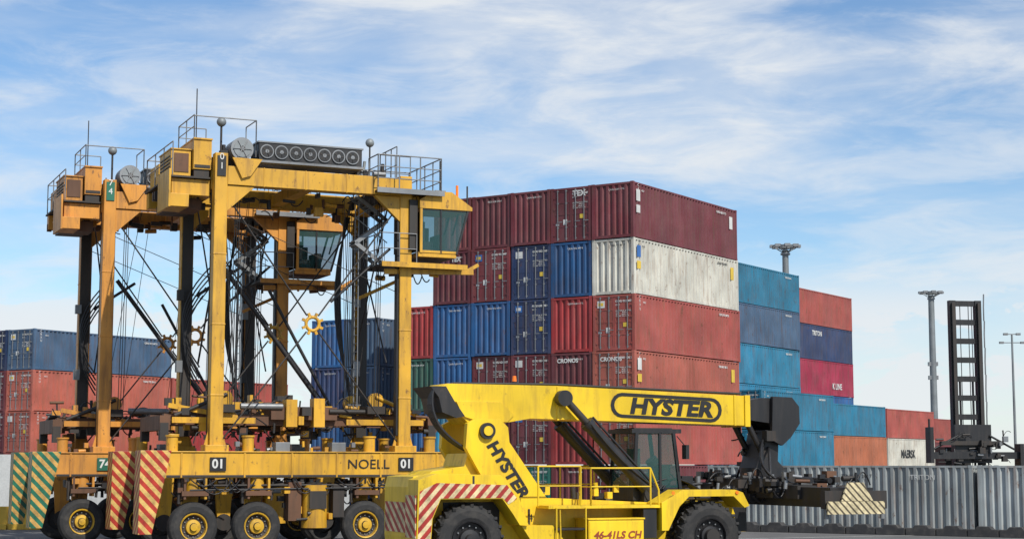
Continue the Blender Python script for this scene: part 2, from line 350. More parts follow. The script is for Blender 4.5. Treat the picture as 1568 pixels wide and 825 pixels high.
# ------------------------------------------------------------------ straddle carrier
def straddle(loc,rz,num,stripe,yel,plate,seed):
    e=empty('straddle_carrier',loc,rz); Lw=6.74; Wd=4.9
    rd=random.Random(seed)
    f=MB(yel,'black')
    for sd,y0 in ((-1,-.30),(1,Wd-.42)):
        y1=y0+.72
        f.prism([(-1.75,2.45),(8.55,2.45),(8.75,2.7),(8.75,3.22),(8.6,3.30),(-1.8,3.30),(-1.9,3.2),(-1.9,2.6)],y0,y1,yel)
        yo=y0 if sd<0 else y1
        for xx in (-1.2,.95,2.6,4.2,5.8,7.9): f.box(xx-.03,xx+.03,yo-.03,yo+.03,2.46,3.29,yel)
        f.box(-1.85,8.7,y0-.05,y1+.05,3.302,3.34,yel)
        f.box(-1.7,8.5,y0-.02,y0-.001,2.47,2.55,'dark')
        for xx in (-1.45,1.15,5.5,7.75): 
            f.tube((xx,(y0+y1)/2,3.34),(xx,(y0+y1)/2,3.82),.2,yel,16); f.tube((xx,(y0+y1)/2,3.82),(xx,(y0+y1)/2,3.88),.235,yel,16)
        for xx in (2.3,4.3): f.box(xx-.25,xx+.25,y0+.1,y1-.1,3.34,3.65,'grey')
        for lx,top in ((0,13.5),(Lw,13.15)):
            yc=(y0+y1)/2
            f.box(lx-.22,lx+.22,yc-.20,yc+.20,3.34,top,yel)
            f.box(lx-.40,lx+.40,yc-.33,yc+.33,3.34,3.55,yel)
            f.prism([(lx-.22,3.55),(lx-.38,3.55),(lx-.22,4.1)],yc-.02,yc+.02,yel); f.prism([(lx+.22,3.55),(lx+.38,3.55),(lx+.22,4.1)],yc-.02,yc+.02,yel)
            for z in (5.2,7.6,10.0): f.box(lx-.235,lx+.235,yc-.215,yc+.215,z,z+.05,yel)
            yi=yc-sd*.20
            a,c=sorted((yi,yi-sd*.12)); f.box(lx-.16,lx+.12,a,c,3.9,12.3,'black')  # hoist guide rails; their dark colour also paints in shade on the far legs
            a,c=sorted((yi-sd*.12,yi-sd*.16)); f.box(lx-.22,lx+.17,a,c,3.9,12.3,'dark')
            if lx>0: f.box(lx-.30,lx-.222,yc-.12,yc+.15,3.9,12.3,'black')
            f.tube((lx+.26,yc+.1,3.6),(lx+.26,yc+.1,12.2),.03,'black',6)
    for y0 in (-.16,Wd-.30):
        f.box(.222,Lw-.222,y0,y0+.44,12.42,13.06,yel)
        for xx in (1.5,3.0,4.5): f.box(xx-.02,xx+.02,y0-.015,y0+.455,12.40,13.08,yel)
    for x0 in (-.24,Lw-.2):
        f.box(x0,x0+.44,.30,Wd-.32,12.3,12.95,yel)
    f.box(3.1,3.5,.285,Wd-.305,12.5,12.9,yel)
    for ya,yb in ((-.1,.1),(Wd-.2,Wd)):
        f.prism([(.222,12.40),(1.2,12.40),(.222,11.5)],ya,yb,yel); f.prism([(Lw-.222,12.40),(Lw-.222,11.5),(Lw-1.2,12.40)],ya,yb,yel)
    for y0 in (.35,Wd-.9): f.box(-1.6,-.27,y0,y0+.4,12.05,12.6,yel)
    for y0 in (.1,1.9): f.box(Lw+.27,Lw+1.9,y0,y0+.3,12.30,12.55,yel)
    f.box(-1.7,-1.05,.1,1.5,11.6,12.04,yel); f.box(-1.0,-.4,1.0,2.2,11.65,12.04,'rust'); f.box(-1.78,-1.71,-.05,1.7,11.55,12.85,yel)
    f.obj('frame',e,.015)
    g=MB(stripe,yel)
    for y0,y1 in ((-.36,.50),(Wd-.5,Wd+.36)):
        g.prism([(-2.6,.62),(-2.15,.62),(-1.55,3.36),(-2.57,3.36)],y0,y1,stripe)
        g.prism([(8.95,2.0),(9.15,2.0),(9.6,3.36),(8.79,3.36)],y0,y1,stripe)
    g.obj('end_guards',e,.01)
    w=MB('tyre')
    xs=(-.72,1.45,5.3,7.45)
    for x in xs:
        for y,s in ((.0,-1),(Wd,1)):
            tyre(w,x,y+ (.02 if s<0 else -.02),.83,.83,.48,s)
    w.obj('wheels',e)
    u=MB(yel,'dark')
    for x in xs:
        for yc,s in ((.0,-1),(Wd,1)):
            yi=yc-s*.42
            u.prism([(x-.2,.6),(x+.2,.6),(x+.34,2.44),(x-.34,2.44)],min(yi,yi-s*.16),max(yi,yi-s*.16),yel)
            u.box(x-.45,x+.45,yc-.34,yc+.34,1.86,2.02,'rust'); u.tube((x,yc,2.0),(x,yc,2.45),.26,yel,18)
            u.tube((x+.5,yc+.1*s,1.7),(x+.55,yc+.1*s,2.44),.05,'dark',8); u.tube((x-.5,yc+.1*s,1.6),(x-.5,yc+.1*s,2.44),.06,'dark',8)
            u.box(x-.38,x-.30,yc-.3,yc+.3,1.75,2.44,'rust'); u.box(x+.32,x+.40,yc-.3,yc+.3,1.75,2.44,yel)
            u.tube((x,yc-s*.4,.83),(x,yc-s*.62,.83),.3,'dark',16)
    for yc,s in ((.0,-1),(Wd,1)):
        u.tube((-.7,yc+s*.2,2.2),(7.4,yc+s*.2,2.2),.04,'dark',8); u.tube((-.9,yc+s*.30,2.05),(7.6,yc+s*.30,2.12),.03,'black',8)
        u.tube((3.5,yc,.75),(3.5,yc,2.2),.44,yel,24); u.tube((3.5,yc,2.2),(3.5,yc,2.3),.3,'dark',24)
        u.box(2.5,2.95,yc-.28,yc+.3,1.0,2.3,'rust'); u.box(4.1,4.5,yc-.25,yc+.25,1.1,2.2,'dark')
        u.box(3.2,3.8,yc+s*.43-.03,yc+s*.43+.03,1.4,2.0,'dark')
        clutter(u,-1.4,8.2,yc-.28,yc+.28,1.95,2.4,60,[yel,'dark','black','black','grey','rust','dark'],.13,seed+int(yc))
        clutter(u,2.2,4.8,yc-.28,yc+.28,1.0,2.2,18,[yel,'dark','black','rust','dark'],.15,seed+9)
        for k in range(8):
            x=rd.uniform(-1,7); u.hose((x,yc+s*.34,2.4),(x+rd.uniform(.5,1.2),yc+s*.34,2.4),rd.uniform(.2,.5),.022,'black',8)
    u.obj('undercarriage',e,0)
    br=MB(yel,'dark')
    for yc in (.05,Wd-.05):
        cx,cz=Lw/2,7.75
        for i in range(14):
            a=2*math.pi*i/14; a2=2*math.pi*(i+1)/14
            br.tube((cx+.24*math.cos(a),yc,cz+.24*math.sin(a)),(cx+.24*math.cos(a2),yc,cz+.24*math.sin(a2)),.06,yel,8)
        for i in range(8):
            a=2*math.pi*i/8+.39; br.beam((cx+.26*math.cos(a),yc,cz+.26*math.sin(a)),(cx+.40*math.cos(a),yc,cz+.40*math.sin(a)),.09,.09,yel)
        for lx,z in ((.22,12.1),(Lw-.22,12.1),(.22,3.7),(Lw-.22,3.7)):
            dx,dz=lx-cx,z-cz; l=math.hypot(dx,dz); br.tube((cx+dx/l*.35,yc,cz+dz/l*.35),(lx,yc,z),.03,'dark',6)
        br.tube((.22,yc+.1,11.4),(Lw-.25,yc+.1,9.0),.014,'dark',5)
    for (p,q,r) in (((1.2,4.4,10.2),(4.9,4.4,5.4),.085),((3.0,4.3,9.3),(5.9,4.3,4.2),.06),((.3,4.3,9.0),(1.9,4.3,10.1),.06),((4.2,.6,8.6),(6.4,.6,10.6),.05),
                    ((.4,.6,12.1),(.4,4.4,6.5),.03),((6.3,.6,12.1),(6.3,4.4,6.5),.03),((.3,4.4,12.1),(.3,.6,6.5),.03),((6.3,4.4,12.1),(6.3,.6,6.5),.03)):
        br.tube(p,q,r,'black',10)
    for lx in (.75,Lw-.75):
        for yc in (.75,Wd-.75):
            for k in range(3): br.tube((lx+.11*k-.1,yc+.05*k,4.7),(lx+.07*k,yc,12.4),.015,'black',5)
    for k in range(8):
        x=rd.uniform(.5,6.2); br.tube((x,rd.uniform(.8,4.1),4.8),(x+rd.uniform(-1.0,1.0),rd.uniform(.8,4.1),12.4),.012,'dark',5)
    for k in range(5): br.hose((.5+.1*k,4.2,9.0+.3*k),(.45,4.3,5.6+.2*k),0,.03,'black',10,off=(-.6-.07*k,0,0))
    for k in range(4): br.hose((5.9+.06*k,4.2,12.2),(6.2,4.3,5.2+.2*k),0,.035,'black',10,off=(-.3-.1*k,0,0))
    for lx in (.0,Lw):
        for z in (4.6,6.2,8.8): br.box(lx-.42,lx-.2,4.2,4.42,z,z+rd.uniform(.3,.7),rd.choice(['grey','dark',yel]))
    br.obj('bracing_and_ropes',e)
    s=MB(yel,'dark')
    for y in (1.15,3.35): s.box(-1.5,8.2,y,y+.32,4.25,4.62,'rust')
    for x in (-1.7,8.0): s.box(x,x+.34,.85,4.05,4.05,4.55,'rust')
    for x in (-1.55,8.15):
        for y in (.95,3.95): s.box(x-.14,x+.14,y-.14,y+.14,3.7,4.3,'dark')
    s.box(2.2,4.6,.95,3.85,4.45,4.9,'rust'); s.box(2.7,3.1,.8,1.3,4.2,5.15,yel); s.box(3.7,4.1,.8,1.3,4.2,5.2,yel)
    s.box(-1.3,1.6,.78,.86,4.3,4.5,yel); s.box(4.9,7.8,.78,.86,4.28,4.48,yel)
    for x in (.5,6.0): s.box(x-.35,x+.35,.7,4.1,4.68,4.95,'dark')
    s.tube((1.1,.95,4.9),(2.6,.95,4.9),.11,'grey',12); s.tube((4.3,.95,4.75),(6.4,.95,4.75),.09,'dark',12)
    s.tube((-1.2,.9,4.55),(.6,.9,5.3),.07,'dark',10); s.tube((6.0,.9,5.3),(7.9,.9,4.5),.07,yel,10); s.beam((-1.4,1.0,4.9),(1.0,1.0,4.5),.12,.16,yel)
    for x in (.55,6.05):
        for y in (1.0,3.8): s.cyly(x,5.15,y-.1,y+.1,.28,yel,20)
    clutter(s,-1.5,8.2,.8,2.4,3.9,5.0,120,[yel,'dark','black','rust','rust','dark',yel],.17,seed+3)
    clutter(s,-1.3,8.0,2.4,4.0,4.0,5.3,60,[yel,'dark','black','rust','dark'],.2,seed+4)
    clutter(s,-1.3,8.0,-.1,.3,3.36,3.6,24,[yel,'dark','grey','rust'],.10,seed+14)
    s.obj('spreader',e)
    t=MB(yel,'black')
    t.box(-1.65,-.3,.2,Wd-.4,12.62,12.68,'dark')
    t.box(-1.6,-.92,.5,2.3,12.69,13.62,yel); t.box(-.88,-.26,.25,2.6,12.95,13.98,yel); t.box(-.90,-.24,.2,2.65,13.98,14.03,yel)
    t.box(-1.63,-.90,.45,2.35,13.62,13.66,yel); t.box(-1.5,-1.0,.47,.499,12.85,13.5,'rust')
    t.box(-.85,-.31,.225,.249,13.0,13.1,'dark'); t.box(-.85,-.33,.3,2.5,12.69,12.95,'dark')
    for k in range(5): t.box(-1.63,-1.601,.7,2.1,12.9+.12*k,12.94+.12*k,'dark')
    t.box(-1.5,-.4,2.9,4.3,12.69,13.5,yel); t.box(-.1,1.0,.6,3.4,13.1,13.5,'dark')
    t.box(-1.4,-.4,2.4,3.6,11.75,12.05,'dark')
    t.tube((.75,.0,13.72),(.75,.9,13.72),.4,'grey',24); t.tube((.75,-.03,13.72),(.75,.0,13.72),.30,'galv',20); t.tube((.75,-.05,13.72),(.75,-.03,13.72),.1,'dark',12)
    for i in range(6):
        a=i*math.pi/3; t.beam((.75,-.045,13.72),(.75+.33*math.cos(a),-.045,13.72+.33*math.sin(a)),.03,.03,'grey')
    t.prism([(.35,13.35),(1.4,13.35),(1.0,12.75),(.7,12.65)],-.26,-.17,yel)
    t.box(1.35,5.1,.0,1.1,13.38,14.0,'black'); t.box(1.3,5.15,-.03,1.15,13.30,13.38,'grey'); t.box(1.3,5.15,-.03,1.15,14.0,14.05,'grey')
    for i in range(7):
        x=1.62+i*.52; t.tube((x,-.05,13.69),(x,.0,13.69),.245,'grey',20); t.tube((x,-.06,13.69),(x,-.05,13.69),.205,'black',20); t.tube((x,-.075,13.69),(x,-.06,13.69),.07,'grey',10)
        for j in range(5):
            a=j*1.2566+i; t.beam((x,-.066,13.69),(x+.19*math.cos(a),-.066,13.69+.19*math.sin(a)),.01,.05,'dark')
    t.box(1.5,6.3,1.6,4.3,13.08,13.3,'dark'); t.box(2.0,4.4,2.2,3.6,13.3,14.0,yel)
    t.box(5.1,6.4,.5,2.4,13.1,13.16,'dark')
    clutter(t,5.0,6.3,.3,3.8,13.1,13.7,26,['grey','black',yel,'galv','dark'],.17,seed+5)
    clutter(t,-.2,1.3,.4,4.0,13.1,13.8,16,['grey','black',yel],.18,seed+6)
    clutter(t,-1.6,6.5,.5,4.5,11.95,12.4,50,['dark','black','rust',yel],.17,seed+7)
    t.box(Lw-1.2,Lw+1.25,-.55,2.9,12.50,12.56,'dark'); t.box(Lw-1.25,Lw+1.3,-.60,-.551,12.44,12.62,'grey')
    rail(t,[(Lw-1.2,.5),(Lw-1.2,-.5),(Lw+1.2,-.5),(Lw+1.2,2.8),(Lw-1.0,2.8)],12.56,1.25,'grey',.024,2,.7)
    rail(t,[(Lw-.1,.6),(Lw-.1,2.4),(Lw+1.1,2.4)],13.0,1.35,'grey',.022,1,.6)
    rail(t,[(-1.6,.25),(-1.6,Wd-.5),(-.4,Wd-.5)],12.7,1.15,'grey',.022,1)
    rail(t,[(-.88,.25),(-.88,2.6),(.1,2.6)],14.03,.8,'grey',.022,1)
    rail(t,[(-.88,.25),(1.3,.25),(1.3,1.6)],14.05,.75,'grey',.022,0)
    t.tube((1.3,.25,13.5),(1.3,.25,14.1),.022,'grey',6)
    t.tube((-.8,.3,14.0),(-.8,.3,15.75),.02,'dark',6); t.tube((.25,1.0,13.3),(.25,1.0,14.75),.04,'dark',6)
    t.tube((5.6,.6,13.1),(5.6,.6,14.35),.03,'dark',6)
    t.tube((Lw+1.9,1.4,12.9),(Lw+1.9,1.4,14.1),.025,'dark',6)
    for k in range(26): 
        z=12.3-.3*k; t.tube((5.35,1.0,z),(5.35,1.4,z),.014,'grey',5)
    for y in (1.0,1.4): t.tube((5.35,y,4.9),(5.35,y,12.5),.02,'grey',6)
    z=12.5
    for kk in range(3):
        a=(5.2,.9,z-kk*.85) if kk%2==0 else (6.4,.9,z-kk*.85); c=(6.4,.9,z-(kk+1)*.85) if kk%2==0 else (5.2,.9,z-(kk+1)*.85)
        t.beam(a,c,.03,.14,'grey'); t.beam((a[0],1.5,a[2]),(c[0],1.5,c[2]),.03,.14,'grey'); t.tube((a[0],.9,a[2]+.9),(c[0],.9,c[2]+.9),.02,'grey',6)
        for j in range(6):
            u_=(j+.5)/6; xx=a[0]+(c[0]-a[0])*u_; zz=a[2]+(c[2]-a[2])*u_; t.box(xx-.1,xx+.1,.93,1.47,zz-.01,zz+.02,'grey')
            t.tube((xx,.9,zz),(xx,.9,zz+.9),.012,'grey',5)
    t.obj('top_machinery',e)
    for p,r in (((.25,1.0,14.8),.17),((5.6,.6,14.4),.16)):
        me=bpy.data.meshes.new('dome')
        bm=bmesh.new(); bmesh.ops.create_uvsphere(bm,u_segments=14,v_segments=8,radius=r); bm.to_mesh(me); bm.free()
        me.materials.append(M['galv']); me.polygons.foreach_set('use_smooth',[True]*len(me.polygons)); o=bpy.data.objects.new('antenna_dome',me); COL.objects.link(o); o.parent=e; o.location=p
    c=MB(yel,'glass')
    x0,x1,y0,y1=Lw+.45,Lw+2.2,-.35,1.5; zf,zt=10.4,12.0
    xb=x1-.35
    c.prism([(x0-.02,zt),(x0-.02,zt+.3),(x0+.5,zt+.62),(x1-.55,zt+.64),(x1+.25,zt+.12),(x1+.25,zt)],y0-.06,y1+.06,yel)
    c.box(x0-.05,xb,y0,y1,zf-.14,zf+.02,yel)
    for y in (y0,y1):
        c.beam((x0+.04,y,zf),(x0+.04,y,zt+.02),.09,.09,yel); c.beam((xb,y,zf),(x1+.1,y,zt),.07,.07,'black'); c.beam((x0+.8,y,zf),(x0+.8,y,zt+.02),.06,.06,'black')
        c.beam((x0,y,zf+.05),(xb,y,zf+.05),.06,.08,yel)
        c.add([(x0+.06,y,zf+.08),(xb,y,zf+.08),(x1+.1,y,zt),(x0+.06,y,zt)],[(0,1,2,3)],'glass')
    c.add([(xb,y0,zf),(xb,y1,zf),(x1+.1,y1,zt),(x1+.1,y0,zt)],[(0,1,2,3)],'glass')
    c.beam((xb+.22,(y0+y1)/2,zf+.8),(x1+.1,(y0+y1)/2,zt),.05,.05,'black')
    c.box(x0+.3,x0+.75,.3,.8,zf+.02,zf+.5,'black'); c.box(x0+.3,x0+.42,.25,.85,zf+.5,zf+1.2,'black'); c.box(x0+.9,x0+1.15,.1,1.0,zf+.02,zf+.75,'dark')
    c.box(x0+.06,x0+.10,y0+.1,y1-.1,zf+.1,zt-.1,'dark'); c.box(x0+.5,x0+.9,1.1,1.4,zf+.02,zf+1.1,'dark')
    c.box(x0-.35,x0-.055,y0+.1,y1-.1,zf+.1,zt+.3,'dark'); c.box(x0-.36,x0-.3,y0+.3,y0+.9,zf+.3,zt,'grey')
    c.tube((x0+.1,.1,zt+.3),(x0+.1,.1,12.5),.07,yel,8)
    c.box(x0-1.4,x1+.0,-.4,1.9,9.90,9.96,'dark'); c.box(x0-1.45,x1+.05,-.46,-.401,9.84,10.02,yel)
    c.beam((x0-1.2,.0,9.7),(x1+.45,.0,9.82),.12,.18,yel); c.beam((x1+.2,.0,9.85),(x1+.65,.0,10.1),.1,.12,yel); c.beam((x0-1.5,1.9,8.9),(x0+.4,1.9,9.8),.12,.12,yel)
    clutter(c,x0-1.2,x1,-.2,1.5,9.6,9.85,14,[yel,'dark','rust'],.13,seed+21)
    rail(c,[(x0-1.4,-.3),(x0-.1,-.3)],9.96,1.1,'grey',.02,1,.6)
    rail(c,[(x0-1.4,2.1),(x0-1.4,-.3)],9.96,1.1,'grey',.02,1,.6)
    c.tube((x1+.3,.2,zt-.1),(x1+.3,.2,zt+1.0),.03,'dark',6); c.tube((x1-.1,.2,zt+.45),(x1-.1,.2,zt+1.0),.05,'orange',8)
    c.box(x1-.9,x1-.5,.3,.9,zt+.64,zt+.8,'grey')
    c.obj('operator_cab',e,.0)
    s=MB(plate)
    for x in (-.25,6.45): s.box(x,x+.55,-.355,-.331,2.68,3.14,plate)
    s.box(-.15,.15,-.175,-.142,12.7,13.4,plate)
    s.obj('number_plates',e)
    for x in (-.25,6.45): text(num,e,(x+.275,-.362,2.91),(90,0,0),.42,'wtext','number','CENTER',bold=.012)
    text(num[0]+'\n'+num[1],e,(0,-.18,13.2),(90,0,0),.32,'wtext','number','CENTER')
    text('NOELL',e,(5.35,-.325,2.9),(90,0,0),.46,'btext','lettering','CENTER',1.1)
    return e
straddle((-10.0,57.5,0),24,'01','sred','cyel','btext',11)
straddle((-15.1,63.0,0),24,'74','sgreen','cyel2','greenp',29)

# ------------------------------------------------------------------ reach stacker
def reach(loc,rz):
    e=empty('reach_stacker',loc,rz); Y='ryel'
    b=MB(Y,'black')
    out=[(-1.55,.75),(-1.16,.75),(-1.10,1.5),(-.88,2.0),(.85,2.0),(1.15,1.6),(1.35,1.3),(1.6,1.3),(1.3,2.1),(.8,2.62),(-1.0,2.66),(-1.5,2.5)]
    out2=[(-1.1,.75),(-1.0,.75),(-1.0,1.5),(-.88,2.0)]+out[4:10]+[(-.85,2.6),(-1.0,2.5)]
    b.prism(out,.0,.85,Y); b.prism(out2,3.102,3.95,Y)
    b.prism([(-1.38,.7),(-1.42,1.0),(-1.42,2.3),(-1.35,2.58),(-.9,2.62),(-.9,.7)],.852,3.1,Y)
    b.box(-.9,1.2,.9,3.0,1.0,2.5,Y)
    b.prism([(-.9,2.6),(-.7,2.72),(.2,2.85),(.3,3.2),(1.2,3.2),(1.2,2.5),(-.9,2.5)],1.16,2.86,Y)
    b.prism([(1.2,.75),(1.2,2.0),(2.0,2.02),(5.6,1.85),(8.2,1.85),(8.35,1.5),(8.2,.75)],.90,3.05,Y)
    b.box(2.2,5.6,.05,.86,1.72,1.80,Y); b.box(2.2,5.6,3.1,3.9,1.72,1.80,Y)
    b.prism([(1.45,1.28),(2.35,1.28),(2.9,.62),(1.9,.62)],.12,.88,Y)
    b.box(3.35,5.0,.0,.86,.55,1.42,Y); b.box(3.38,4.97,-.02,.0,.6,1.36,Y); b.box(5.05,5.45,.1,.8,.9,1.7,'black')
    b.box(3.32,5.03,-.03,.88,1.42,1.46,Y)
    b.box(2.4,3.3,.05,.8,.75,.8,'grey'); b.box(2.4,3.3,.05,.8,1.15,1.2,'black'); b.box(2.4,3.3,3.2,3.8,.7,1.7,Y)
    for y0,y1 in ((-.02,.88),(3.08,3.95)):
        b.prism([(5.55,1.1),(5.75,1.1),(6.1,1.75),(6.4,2.02),(7.8,2.02),(8.15,1.7),(8.3,1.75),(8.1,2.12),(7.85,2.2),(6.2,2.2),(5.55,1.85)],y0,y1,Y)
    for y0 in (.92,2.88):
        b.prism([(.15,3.35),(.2,4.0),(.45,4.12),(1.15,4.12),(1.38,3.9),(1.42,3.5),(2.8,1.6),(2.8,1.0),(1.2,1.0),(.6,2.6)],y0,y0+.22,Y)
    b.box(.7,1.2,1.14,2.88,2.2,2.9,Y)
    b.cyly(.75,3.8,.80,.92,.22,'black'); b.cyly(.75,3.8,.76,.80,.13,Y)
    b.prism([(-.40,5.0),(-.25,5.08),(3.0,5.07),(9.0,4.88),(9.1,4.8),(9.1,4.02),(2.2,4.16),(1.4,4.02),(.4,4.0),(.0,4.35)],1.32,2.68,Y)
    b.box(3.0,3.06,1.29,2.71,4.12,5.05,Y); b.box(8.6,8.66,1.29,2.71,4.02,4.90,Y); b.box(8.95,9.12,1.27,2.73,3.99,4.90,Y)
    b.prism([(.0,4.6),(.2,4.2),(.7,4.05),(1.5,4.05),(1.7,4.25),(1.3,4.6)],1.26,1.32,Y)
    b.box(.0,.06,-.004,.0,2.1,2.6,'dark'); b.box(1.95,2.0,.86,.90,.8,1.7,'dark')
    for x in (5.9,7.9): b.tube((x,-.05,2.12),(x,-.02,2.12),.05,'orange',8)
    b.obj('body',e,.025)
    k=MB('black')
    k.path([(0,1.5,5.1),(3,1.5,5.12),(8.9,1.5,4.95)],.035,'black'); k.path([(0,1.65,5.1),(3,1.65,5.12),(8.9,1.65,4.95)],.035,'black')
    k.prism([(9.1,4.2),(9.1,4.74),(9.6,4.84),(10.4,4.84),(10.7,4.7),(10.75,4.3),(10.6,3.9),(10.2,3.8),(9.9,4.1)],1.45,2.55,'black')
    for ya,yb in ((1.3,1.44),(2.56,2.7)):
        k.prism([(9.9,4.88),(10.55,4.86),(10.78,4.6),(10.8,4.1),(10.5,3.7),(10.2,3.45),(9.85,3.6)],ya,yb,'black')
    k.prism([(9.75,3.9),(10.2,3.9),(10.15,3.0),(10.4,2.75),(9.4,2.75),(9.55,3.1)],1.5,2.5,'black')
    k.tube((9.2,1.6,4.1),(9.75,1.6,3.1),.09,'black',12); k.tube((9.2,2.4,4.1),(9.75,2.4,3.1),.09,'black',12)
    k.tube((9.9,2.0,2.45),(9.9,2.0,2.8),.65,'black',24)
    k.prism([(-.75,5.0),(-.3,5.0),(-.05,4.6),(.25,4.2),(.0,4.15),(-.4,4.3),(-.5,4.7)],1.25,2.75,'black')
    for i in range(7): k.hose((-.65+.05*i,1.3+.22*i,4.9),(.3+.06*i,1.2+.2*i,3.3),.1,.045,'black',10,off=(-.35,0,0))
    for y in (1.08,2.98):
        p=Vector((5.75,y,2.1)); q=Vector((3.1,y,4.75)); mm=p.lerp(q,.72)
        k.tube(p,mm,.18,'black',18); k.tube(mm,q,.10,'dark',14); k.tube(p.lerp(q,.70),p.lerp(q,.74),.205,'black',18)
        k.cyly(5.75,2.1,y-.16,y+.16,.24,'black'); k.cyly(3.1,4.72,y-.14,y+.14,.22,'black'); k.hose(p+Vector((0,-.2,.2)),mm+Vector((0,-.2,0)),.15,.025,'black')
        k.tube(p+Vector((.14,0,.2)),mm+Vector((.14,0,.2)),.035,'black',8)
    k.box(5.5,6.0,.95,3.0,1.86,2.15,'black')
    for i in range(7): k.hose((5.6+.1*i,1.2,2.2),(7.6,1.4+.1*i,2.1),-.35,.03,'black')
    k.box(7.9,8.9,1.2,2.8,1.0,1.9,'black'); clutter(k,6.7,8.7,1.0,2.8,1.9,2.5,24,['black','dark','grey'],.18,5)
    clutter(k,2.2,5.2,1.0,2.9,1.9,2.3,14,['black','dark','ryel'],.15,55)
    k.box(-.5,1.1,.86,.9,.6,1.9,'black')
    k.box(9.0,10.8,.6,3.2,2.15,2.5,'black')
    k.box(9.25,9.75,-2.7,6.2,1.75,2.28,'black'); k.box(10.1,10.6,-2.7,6.2,1.75,2.28,'black')
    k.box(9.15,10.7,-1.2,4.6,1.95,2.32,'dark')
    clutter(k,9.0,10.8,-2.2,5.5,2.2,2.6,60,['black','black','dark','grey','rust'],.17,15)
    clutter(k,8.9,9.2,-1.2,5.0,1.9,2.6,45,['black','black','dark','grey'],.17,16)
    clutter(k,9.3,10.3,1.2,2.8,2.6,4.2,24,['black','black','dark'],.17,18)
    for s in (-1,1):
        k.tube((9.9+s*.3,-1.2,2.45),(9.9+s*.3,1.4,2.5),.08,'black',10)
        k.hose((9.9,2.+s*.4,3.4),(9.6+s*.3,2+s*1.5,2.5),-.2,.04,'black')
    for i in range(10): k.hose((9.6+.1*i,1.4+.1*i,3.6),(9.3+.15*i,.2+.3*i,2.5),.1,.035,'black',8,off=(-.3,-.1,0))
    for y in (-2.9,6.2):
        k.box(8.95,10.9,y,y+.22,1.72,2.2,'dark'); 
        for x in (9.05,10.8): k.tube((x,y+.1,1.45),(x,y+.1,1.72),.07,'grey',10)
    k.obj('boom_head_and_spreader',e,.0)
    sp=MB('sby','white')
    for y in (-3.02,6.44): sp.box(8.95,10.75,y,y+.06,1.58,1.92,'sby')
    sp.prism([(9.4,1.93),(10.4,1.93),(10.1,2.42),(9.6,2.42)],-3.0,-2.95,'sby')
    sp.obj('spreader_end_plates',e)
    st=MB('srw')
    st.prism([(-1.52,.78),(-1.18,.78),(-1.12,1.52),(-.89,2.02),(.86,2.02),(1.02,1.85),(1.26,2.0),(.98,2.36),(-1.0,2.42),(-1.46,2.2)],-.012,-.002,'srw')
    st.prism([(-1.552,1.0),(-1.552,2.1),(-1.575,2.1),(-1.575,1.0)],.02,.83,'srw'); st.prism([(-1.425,1.1),(-1.425,1.9),(-1.44,1.9),(-1.44,1.1)],1.0,3.0,'srw')
    st.obj('hazard_stripes',e)
    w=MB('tyre')
    tyre(w,0,.42,.93,.93,.6,-1,'black',22); tyre(w,0,3.52,.93,.93,.6,1,'black',22)
    for y,s in ((.30,-1),(.98,-1),(2.98,1),(3.66,1)): tyre(w,7.1,y,.93,.93,.56,s,'black',22)
    w.cyly(0,.93,.5,3.5,.15,'dark'); w.cyly(7.1,.93,.3,3.6,.25,'dark'); w.cyly(7.1,.93,-.1,.1,.2,'dark')
    w.obj('wheels',e)
    c=MB('black','glass'); x0,x1,y0,y1,z0,z1=5.3,6.8,1.25,2.75,1.9,3.9
    c.box(x0,x1,y0,y1,z0,z0+.35,'black'); c.box(x0-.04,x1+.02,y0-.04,y1+.04,z1-.12,z1,'black'); c.box(x0+.1,x1-.2,y0+.1,y1-.1,z1,z1+.03,'dark')
    for y in (y0,y1):
        c.beam((x0+.03,y,z0+.3),(x0+.12,y,z1-.1),.09,.09,'black'); c.beam((x1-.02,y,z0+.3),(x1-.22,y,z1-.1),.09,.09,'black'); c.beam((x0+.85,y,z0+.3),(x0+.85,y,z1-.1),.07,.08,'black')
        c.add([(x0+.05,y,z0+.35),(x1-.03,y,z0+.35),(x1-.22,y,z1-.12),(x0+.12,y,z1-.12)],[(0,1,2,3)],'glass')
    c.add([(x1-.02,y0,z0+.35),(x1-.02,y1,z0+.35),(x1-.22,y1,z1-.12),(x1-.22,y0,z1-.12)],[(0,1,2,3)],'glass')
    c.add([(x0+.03,y0,z0+.35),(x0+.03,y1,z0+.35),(x0+.12,y1,z1-.12),(x0+.12,y0,z1-.12)],[(0,1,2,3)],'glass')
    c.box(x0+.35,x0+.8,1.7,2.25,z0+.35,z0+.75,'dark'); c.box(x0+.3,x0+.45,1.7,2.25,z0+.75,z0+1.45,'dark'); c.box(x1-.45,x1-.2,1.5,2.4,z0+.35,z0+1.0,'dark')
    c.tube((x1-.5,1.9,z0+1.0),(x1-.62,1.9,z0+1.15),.18,'black',14)
    c.box(x1-.02,x1+.08,y0-.4,y0-.15,3.05,3.45,'black'); c.tube((x1+.02,y0-.3,3.4),(x1-.1,y0,3.7),.015,'black',6)
    c.obj('operator_cab',e)
    r=MB(Y,'grey')
    rail(r,[(1.9,.06),(3.15,.06)],1.8,1.05,Y,.026,1,1.25)
    rail(r,[(3.45,.06),(5.25,.06)],1.8,1.0,Y,.026,1,.9)
    rail(r,[(3.45,.06),(3.45,.8)],1.8,1.0,Y,.026,1,.9)
    r.path([(5.25,.06,2.8),(5.5,.06,2.2),(5.5,.06,1.8)],.026,Y)
    rail(r,[(2.0,3.85),(5.3,3.85)],1.8,1.05,Y,.026,1,1.0)
    for x in (2.42,3.28): r.beam((x,.03,.72),(x,.03,1.75),.03,.05,Y)
    r.tube((2.55,.0,.3),(2.55,.1,1.8),.02,Y,6)
